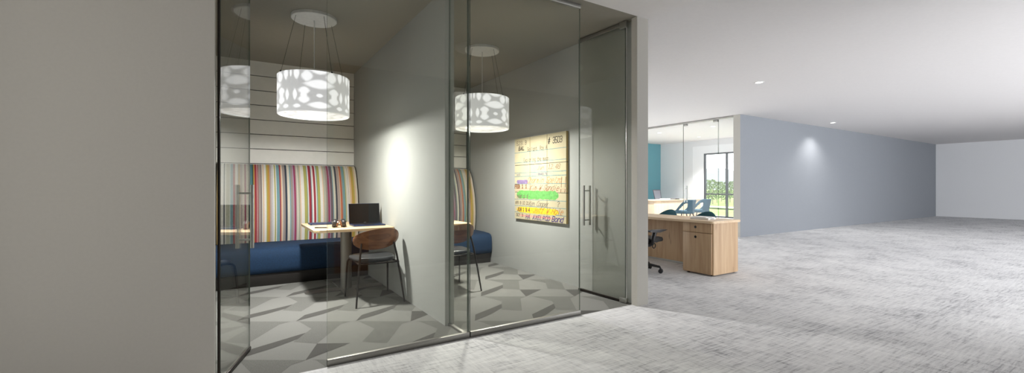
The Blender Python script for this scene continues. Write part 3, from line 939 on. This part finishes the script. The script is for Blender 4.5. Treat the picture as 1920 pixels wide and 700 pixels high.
# stack of magazines on the desk
for i, (w_, l_, z0, hh, rz, nm, lb) in enumerate(((0.20, 0.27, 0.74, 0.024, 4, 'magazine', 'thick white magazine at the bottom of the stack on the oak desk'),
                                                  (0.18, 0.25, 0.764, 0.012, -7, 'magazine', 'thin white magazine lying on top of the stack on the oak desk'))):
    t = thing(nm, lb, 'magazine', (5.58, 3.80, z0), R(rz), 'magazines on the oak desk')
    box('page_block', -w_ / 2, w_ / 2, -l_ / 2, l_ / 2, 0.0012, hh - 0.0012, M_paper, t)
    box('cover', -w_ / 2, w_ / 2 + 0.002, -l_ / 2 - 0.001, l_ / 2 + 0.001, hh - 0.0012, hh, M_paper, t)
    bm = bmesh.new(); add_box(bm, -w_ / 2 + 0.05, w_ / 2 - 0.06, -l_ / 2 - 0.0016, -l_ / 2 + 0.001, hh * 0.3, hh * 0.6)
    link('spine_print', bm, M_print, t, 0)

# ------------------------------------------------------------------ task chair
tc = thing('task_chair', 'black swivel task chair pulled up to the oak desk, half hidden behind the booth wall', 'chair', (4.83, 4.30, 0))
bs = bmesh.new()
hub = [(0, 0.07), (0.035, 0.07), (0.04, 0.10), (0.03, 0.13), (0, 0.13)]
add_lathe(bs, hub, 24)
for k in range(5):
    a = R(12 + 72 * k); c_, s_ = math.cos(a), math.sin(a)
    add_tube(bs, [(0.02 * c_, 0.02 * s_, 0.112), (0.15 * c_, 0.15 * s_, 0.108), (0.285 * c_, 0.285 * s_, 0.088), (0.30 * c_, 0.30 * s_, 0.06)], [0.024, 0.02, 0.016, 0.012], 10)
link('star_base', bs, M_black, tc, 50)
for k in range(5):
    a = R(12 + 72 * k); c_, s_ = math.cos(a), math.sin(a)
    bm = bmesh.new()
    for off in (-0.018, 0.018):
        mm = Matrix.Translation((0.30 * c_ - s_ * off, 0.30 * s_ + c_ * off, 0.03)) @ Matrix.Rotation(a, 4, 'Z') @ Matrix.Rotation(R(90), 4, 'X')
        b2 = bmesh.new(); add_lathe(b2, [(0, -0.011), (0.026, -0.011), (0.030, -0.007), (0.030, 0.007), (0.026, 0.011), (0, 0.011)], 20)
        bmesh.ops.transform(b2, matrix=mm, verts=b2.verts)
        tmp = bpy.data.meshes.new('t'); b2.to_mesh(tmp); b2.free(); bm.from_mesh(tmp); bpy.data.meshes.remove(tmp)
    link('caster', bm, M_black, tc, 40)
lathe('gas_lift', [(0, 0.12), (0.028, 0.12), (0.028, 0.26), (0.017, 0.262), (0.017, 0.36), (0, 0.36)], M_dark, tc, 20)
bm = bmesh.new(); add_box(bm, -0.14, 0.16, -0.10, 0.10, 0.345, 0.43, 0.02, 3); link('tilt_mechanism', bm, plain('grey_plastic', (70, 70, 74), 0.5), tc)
bm = bmesh.new()
for k in range(20):
    pass
add_tube(bm, [(0.19 + 0.03 * math.cos(2 * PI * k / 20), -0.11, 0.36 + 0.034 * math.sin(2 * PI * k / 20)) for k in range(21)], 0.007, 8, False)
link('lever_ring', bm, M_black, tc, 50)
bm = bmesh.new(); add_prism(bm, [(-0.23, 0.435), (-0.24, 0.47), (-0.2, 0.495), (0.0, 0.49), (0.16, 0.505), (0.24, 0.49), (0.262, 0.46), (0.25, 0.435), (0.1, 0.425)], 'Y', -0.235, 0.235)
bmesh.ops.bevel(bm, geom=[e for e in bm.edges if abs(e.verts[0].co.y - e.verts[1].co.y) < 1e-6], offset=0.025, segments=3, affect='EDGES')
link('seat', bm, M_black, tc, 50)
bm = bmesh.new()
for i in range(9):
    pass
rows = []
for i in range(9):
    z = 0.52 + i * 0.058
    wv = 0.2 + 0.03 * math.sin(PI * i / 8)
    rows.append([(-0.25 - 0.04 * math.sin(PI * i / 8) * -1 - 0.012 * i + 0.22 * (wv * (j / 6 - 1)) ** 2 * 4, wv * (j / 6 - 1), z) for j in range(13)])
fr = [[bm.verts.new(p) for p in r_] for r_ in rows]; bk_ = [[bm.verts.new((p[0] - 0.022, p[1], p[2])) for p in r_] for r_ in rows]
for g, in ((fr,), (bk_,)):
    for a, b in zip(g, g[1:]):
        for j in range(12): bm.faces.new((a[j], a[j + 1], b[j + 1], b[j]))
for j in range(12):
    bm.faces.new((fr[0][j], fr[0][j + 1], bk_[0][j + 1], bk_[0][j])); bm.faces.new((fr[-1][j], fr[-1][j + 1], bk_[-1][j + 1], bk_[-1][j]))
for i in range(8):
    for j in (0, 12): bm.faces.new((fr[i][j], fr[i + 1][j], bk_[i + 1][j], bk_[i][j]))
link('backrest', bm, M_black, tc, 60)
tube('back_support', [(-0.12, 0, 0.40), (-0.24, 0, 0.42), (-0.30, 0, 0.52), (-0.315, 0, 0.72)], 0.022, M_dark, tc, 12)
for s in (-1, 1):
    ar = tube('arm_post', [(-0.05, s * 0.2, 0.40), (-0.03, s * 0.262, 0.42), (-0.02, s * 0.268, 0.48), (0.02, s * 0.268, 0.585)], [0.03, 0.028, 0.026, 0.03], M_black, tc, 12)
    bm = bmesh.new()
    add_prism(bm, [(-0.10, 0.583), (-0.12, 0.597), (-0.1, 0.607), (0.20, 0.607), (0.235, 0.602), (0.16, 0.585), (0.08, 0.57)], 'Y', s * 0.268 - 0.04, s * 0.268 + 0.04)
    link('arm_pad', bm, M_black, ar, 40)

# ------------------------------------------------------------------ guest chairs


def guest_chair(label, loc, rz, mat, group, low=False):
    t = thing('guest_chair', label, 'chair', loc, rz, group)      # faces +y
    bm = bmesh.new(); add_prism(bm, rrect(-0.26, 0.26, -0.24, 0.28, 0.11, 6), 'Z', 0.37, 0.46)
    bmesh.ops.bevel(bm, geom=[e for e in bm.edges if abs(e.verts[0].co.z - e.verts[1].co.z) < 1e-6], offset=0.022, segments=3, affect='EDGES')
    link('seat', bm, mat, t, 50)
    bm = bmesh.new()
    NT, NZ = 45, 12
    def top(a):
        a = abs(a)
        if low: return max(0.44, 0.782 - 0.000062 * a * a)
        if a < 42: return 0.805
        f = min(1, (a - 42) / 88); f = f * f * (3 - 2 * f)
        return 0.805 - 0.37 * f
    grid = []
    for i in range(NT):
        a = -135 + 270 * i / (NT - 1)
        row = []
        for j in range(NZ):
            f = j / (NZ - 1)
            z = 0.40 + (top(a) - 0.40) * f
            lean = 0.09 * max(0, z - 0.45) / 0.35 * max(0, math.cos(R(a)))
            x = 0.285 * math.sin(R(a)) * (1 + 0.05 * f); y = 0.02 - (0.275 + lean) * math.cos(R(a))
            row.append(bm.verts.new((x, y, z)))
        grid.append(row)
    for i in range(NT - 1):
        a = abs(-135 + 270 * (i + 0.5) / (NT - 1))
        for j in range(NZ - 1):
            z = sum(grid[p][q].co.z for p in (i, i + 1) for q in (j, j + 1)) / 4
            lo = 0.465; hi = top(a) - 0.115
            if 46 < a < 104 and lo < z < hi: continue
            bm.faces.new((grid[i][j], grid[i + 1][j], grid[i + 1][j + 1], grid[i][j + 1]))
    o = link('backrest', bm, mat, t, 60)
    md = o.modifiers.new('thickness', 'SOLIDIFY'); md.thickness = 0.035; md.offset = 0
    mb = o.modifiers.new('soften', 'SUBSURF'); mb.levels = 1; mb.render_levels = 1
    for sx in (-1, 1):
        tube('leg', [(sx * 0.25, 0.25, 0), (sx * 0.205, 0.20, 0.375)], [0.011, 0.017], M_dark, t, 10)
        tube('leg', [(sx * 0.235, -0.27, 0), (sx * 0.19, -0.17, 0.375)], [0.011, 0.017], M_dark, t, 10)
    return t


g0 = guest_chair('teal guest chair before the office desk, its back away from the window', (11.72, 8.62, 0), R(8), M_teal, 'teal guest chairs in the glass-walled office')
dup(g0, (12.72, 8.78, 0), R(8), 'teal guest chair nearer the tall window, right of the other before the office desk')
g1 = guest_chair('dark teal chair whose rounded back shows above the middle of the near oak desk', (6.45, 5.27, 0), R(90), M_teal_dark, 'dark teal chairs behind the near desk', True)
dup(g1, (6.45, 4.51, 0), R(90), 'dark teal chair whose rounded back shows behind the white magazines on the desk')

# ------------------------------------------------------------------ office desk and what is on it
d2 = thing('office_desk', 'pale wood panelled desk standing in the glass-walled office before the white wall', 'desk', (13.0, 10.2, 0))
box('desktop', -1.25, 1.3, -0.40, 0.38, 0.715, 0.745, M_oak_pale, d2, 0.004)
box('front_panel', -1.23, -0.845, -0.38, -0.355, 0.0, 0.715, M_oak_pale, d2, 0.002)
box('front_panel', -0.84, 0.30, -0.38, -0.355, 0.0, 0.715, M_oak_pale, d2, 0.002)
box('front_panel', 0.305, 1.28, -0.38, -0.355, 0.0, 0.715, M_oak_pale, d2, 0.002)
box('side_panel', -1.23, -1.20, -0.355, 0.36, 0.0, 0.715, M_oak_pale, d2, 0.002)
box('side_panel', 1.25, 1.28, -0.355, 0.36, 0.0, 0.715, M_oak_pale, d2, 0.002)

ps = thing('paper_stack', 'white stack of papers on the left end of the office desk', 'papers', (12.50, 9.97, 0.745), R(5))
for i in range(3): box('paper_bundle', -0.15 + i * 0.01, 0.15 + i * 0.006, -0.11, 0.11, i * 0.014, i * 0.014 + 0.0135, M_paper, ps)
ob = thing('open_book', 'dark open book lying right of the paper stack on the office desk', 'book', (13.05, 10.0, 0.745), R(6))
bm = bmesh.new()
for s in (-1, 1):
    add_prism(bm, [(0, 0.0), (s * 0.15, 0.0), (s * 0.15, 0.012), (s * 0.08, 0.034), (s * 0.02, 0.03), (0, 0.012)], 'Y', -0.11, 0.11)
link('cover', bm, M_dark, ob, 30)
bm = bmesh.new()
for s in (-1, 1):
    add_prism(bm, [(s * 0.004, 0.016), (s * 0.02, 0.031), (s * 0.08, 0.036), (s * 0.145, 0.014), (s * 0.145, 0.018), (s * 0.08, 0.041), (s * 0.02, 0.036)], 'Y', -0.105, 0.105)
link('pages', bm, M_print, ob, 30)

mc = thing('office_chair', 'grey mesh-backed office chair behind the office desk by the teal wall', 'chair', (13.74, 11.0, 0), R(185))
M_mesh = plain('grey_mesh', (150, 152, 164), 0.8, 0, 0.1, 200)
M_gp = plain('graphite_plastic', (92, 94, 104), 0.5)
bm = bmesh.new(); G = []
for i in range(10):
    z = 0.56 + 0.056 * i
    hw = 0.17 + 0.06 * (i / 9) ** 0.7
    G.append([bm.verts.new((hw * (j / 5 - 1), -0.24 - 0.012 * i + 0.5 * (hw * (j / 5 - 1)) ** 2, z)) for j in range(11)])
for a, b in zip(G, G[1:]):
    for j in range(10): bm.faces.new((a[j], a[j + 1], b[j + 1], b[j]))
out = [v.co.copy() for v in G[0]] + [r_[-1].co.copy() for r_ in G[1:]] + [v.co.copy() for v in reversed(G[-1][:-1])] + [r_[0].co.copy() for r_ in reversed(G[1:-1])]
o = link('mesh_back', bm, M_mesh, mc, 60); md = o.modifiers.new('thickness', 'SOLIDIFY'); md.thickness = 0.008
tube('back_frame', out + [out[0]], 0.016, M_gp, mc, 10)
bm = bmesh.new(); add_prism(bm, rrect(-0.24, 0.24, -0.22, 0.26, 0.08), 'Z', 0.42, 0.48); link('seat', bm, M_gp, mc, 40)
tube('back_support', [(0, -0.1, 0.40), (0, -0.26, 0.42), (0, -0.30, 0.56)], 0.02, M_gp, mc, 10)
lathe('gas_lift', [(0, 0.08), (0.03, 0.08), (0.03, 0.25), (0.018, 0.25), (0.018, 0.42), (0, 0.42)], M_dark, mc, 16)
bm = bmesh.new()
for k in range(5):
    a = R(72 * k); add_tube(bm, [(0, 0, 0.1), (0.3 * math.cos(a), 0.3 * math.sin(a), 0.07)], [0.025, 0.014], 8)
link('star_base', bm, M_gp, mc, 50)
for k in range(5):
    a = R(72 * k); bm = bmesh.new(); bmesh.ops.create_uvsphere(bm, u_segments=14, v_segments=10, radius=0.031, matrix=Matrix.Translation((0.3 * math.cos(a), 0.3 * math.sin(a), 0.031)))
    link('caster', bm, M_black, mc, 60)

# ------------------------------------------------------------------ recessed downlights
M_lens = emit('lit_lens', (255, 253, 248), 6.0)


def downlight(label, x, y, watts, spot=110):
    t = thing('recessed_downlight', label, 'ceiling light', (x, y, H), 0, 'recessed ceiling downlights')
    lathe('trim_ring', [(0.052, -0.002), (0.056, -0.006), (0.072, -0.006), (0.076, 0.0), (0.052, 0.0)], M_cream_light, t, 32, closed=True)
    lathe('lens', [(0, -0.003), (0.053, -0.003), (0.053, -0.0005), (0, -0.0005)], M_lens, t, 32)
    ld = bpy.data.lights.new('downlight_beam', 'SPOT'); ld.energy = watts; ld.spot_size = R(spot); ld.spot_blend = 0.7
    ld.shadow_soft_size = 0.05; ld.color = (1.0, 0.97, 0.93)
    lo = bpy.data.objects.new('downlight_beam', ld); COL.objects.link(lo); lo.parent = t; lo.location = (0, 0, -0.02)
    return t


downlight('single round recessed downlight in the white corridor ceiling above the desk', 7.25, 3.92, 60)
downlight('recessed downlight in the office ceiling behind the glass, farthest left', 11.4, 9.3, 700)
downlight('recessed downlight in the office ceiling behind the glass, highest in the picture', 11.45, 7.48, 700)
downlight('recessed downlight in the office ceiling, lowest in the picture near the back white wall', 13.47, 9.32, 700)
downlight('recessed downlight close to the blue-grey wall, washing it with light at the far right', 13.5, 5.35, 100, 130)
# extra downlight added as fill for the corridor, out of view above
for x, y, lb in ((4.6, 1.2, 'added unseen fill downlight in the corridor ceiling nearest the opposite wall'),):
    downlight(lb, x, y, 60)

# ------------------------------------------------------------------ the land outside the office window
M_grass = plain('lawn_grass', (128, 158, 74), 0.95, 0, 0.3, 0.3)
M_road = plain('pale_path', (206, 204, 196), 0.9, 0, 0.05, 0.5)
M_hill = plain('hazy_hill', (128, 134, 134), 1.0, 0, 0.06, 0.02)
M_leaf = plain('tree_leaves', (104, 118, 74), 0.9, 0, 0.45, 1.5)
M_bark = plain('pale_bark', (140, 128, 104), 0.9, 0, 0.3, 6)
GZ = -3.0
bm = bmesh.new()
N = 24
for i in range(N + 1):
    for j in range(N + 1):
        x = 18 + 480 * i / N; y = -100 + 520 * j / N
        bm.verts.new((x, y, GZ + (0.25 * math.sin(x * 0.11) * math.cos(y * 0.09) if i > 1 else 0)))
bm.verts.ensure_lookup_table()
for i in range(N):
    for j in range(N):
        a = i * (N + 1) + j
        bm.faces.new((bm.verts[a], bm.verts[a + N + 1], bm.verts[a + N + 2], bm.verts[a + 1]))
lw_ = link('lawn', bm, M_grass, None, 60); struct(lw_, 'green lawn seen through the office window', 'lawn')
bm = bmesh.new()
for q0, q1 in ((44, 50), (70, 74)):
    vs = []
    for k in range(31):
        y = -40 + 6 * k
        vs.append((bm.verts.new((q0 + 0.6 * y * 0.2, y, GZ + 0.32)), bm.verts.new((q1 + 0.6 * y * 0.2, y, GZ + 0.32))))
    for a, b in zip(vs, vs[1:]): bm.faces.new((a[0], a[1], b[1], b[0]))
rd = link('path', bm, M_road, None, 60); struct(rd, 'pale paths crossing the lawn outside the window', 'path')
bm = bmesh.new()
NT = 60
rows = []
for i in range(NT + 1):
    y = -300 + 1400 * i / NT
    hgt = 30 + 12 * math.sin(i * 0.37) + 6 * math.sin(i * 0.91 + 1)
    rows.append([bm.verts.new((700, y, GZ - 1)), bm.verts.new((760, y, GZ + hgt * 0.7)), bm.verts.new((830, y, GZ + hgt)), bm.verts.new((960, y, GZ - 1))])
for a, b in zip(rows, rows[1:]):
    for j in range(3): bm.faces.new((a[j], a[j + 1], b[j + 1], b[j]))
hl = link('hills', bm, M_hill, None, 60); struct(hl, 'hazy line of hills beyond the trees', 'hills')


def tree_mesh(seed):
    rnd = random.Random(seed)
    bm = bmesh.new()
    for k in range(260):
        a = rnd.uniform(0, 2 * PI); zz_ = rnd.uniform(1.2, 6.3)
        rr = 1.55 * math.sqrt(max(0.05, 1 - ((zz_ - 3.6) / 2.9) ** 2)) * math.sqrt(rnd.random())
        c = Vector((rr * math.cos(a), rr * math.sin(a), zz_))
        n = Vector((rnd.uniform(-1, 1), rnd.uniform(-1, 1), rnd.uniform(-.3, 1))).normalized()
        s = n.orthogonal().normalized(); t = n.cross(s)
        q = rnd.uniform(0.16, 0.34)
        bm.faces.new([bm.verts.new(c + s * q * u + t * q * v) for u, v in ((-1, 0), (0, -.6), (1, 0), (0, .6))])
    return bm


trees = []
for v in range(3):
    t = thing('tree', 'slender leafy tree in the row on the lawn outside the office window', 'tree', (0, 0, GZ), 0, 'trees outside the office window')
    bmt = tree_mesh(v)
    me = bpy.data.meshes.new('crown'); bmt.to_mesh(me); bmt.free(); me.materials.append(M_leaf)
    o = bpy.data.objects.new('crown', me); COL.objects.link(o); o.parent = t
    tube('trunk', [(0, 0, 0), (0.05, 0.02, 2), (0, 0.05, 4.5)], [0.16, 0.11, 0.05], M_bark, t, 8)
    trees.append(t)
rnd = random.Random(3)
for i in range(16):
    u = 0.398 + 0.0098 * i
    dd = 104 + 9.5 * (i % 3) + 1.5 * ((i // 3) % 2)
    p = (dd * (SN + u * CS), dd * (CS - u * SN), GZ)
    s = rnd.uniform(0.72, 0.95)
    t = trees[i] if i < 3 else dup(trees[i % 3], p)
    t.location = p; t.scale = (s, s, s); t.rotation_euler = (0, 0, rnd.uniform(0, 6))
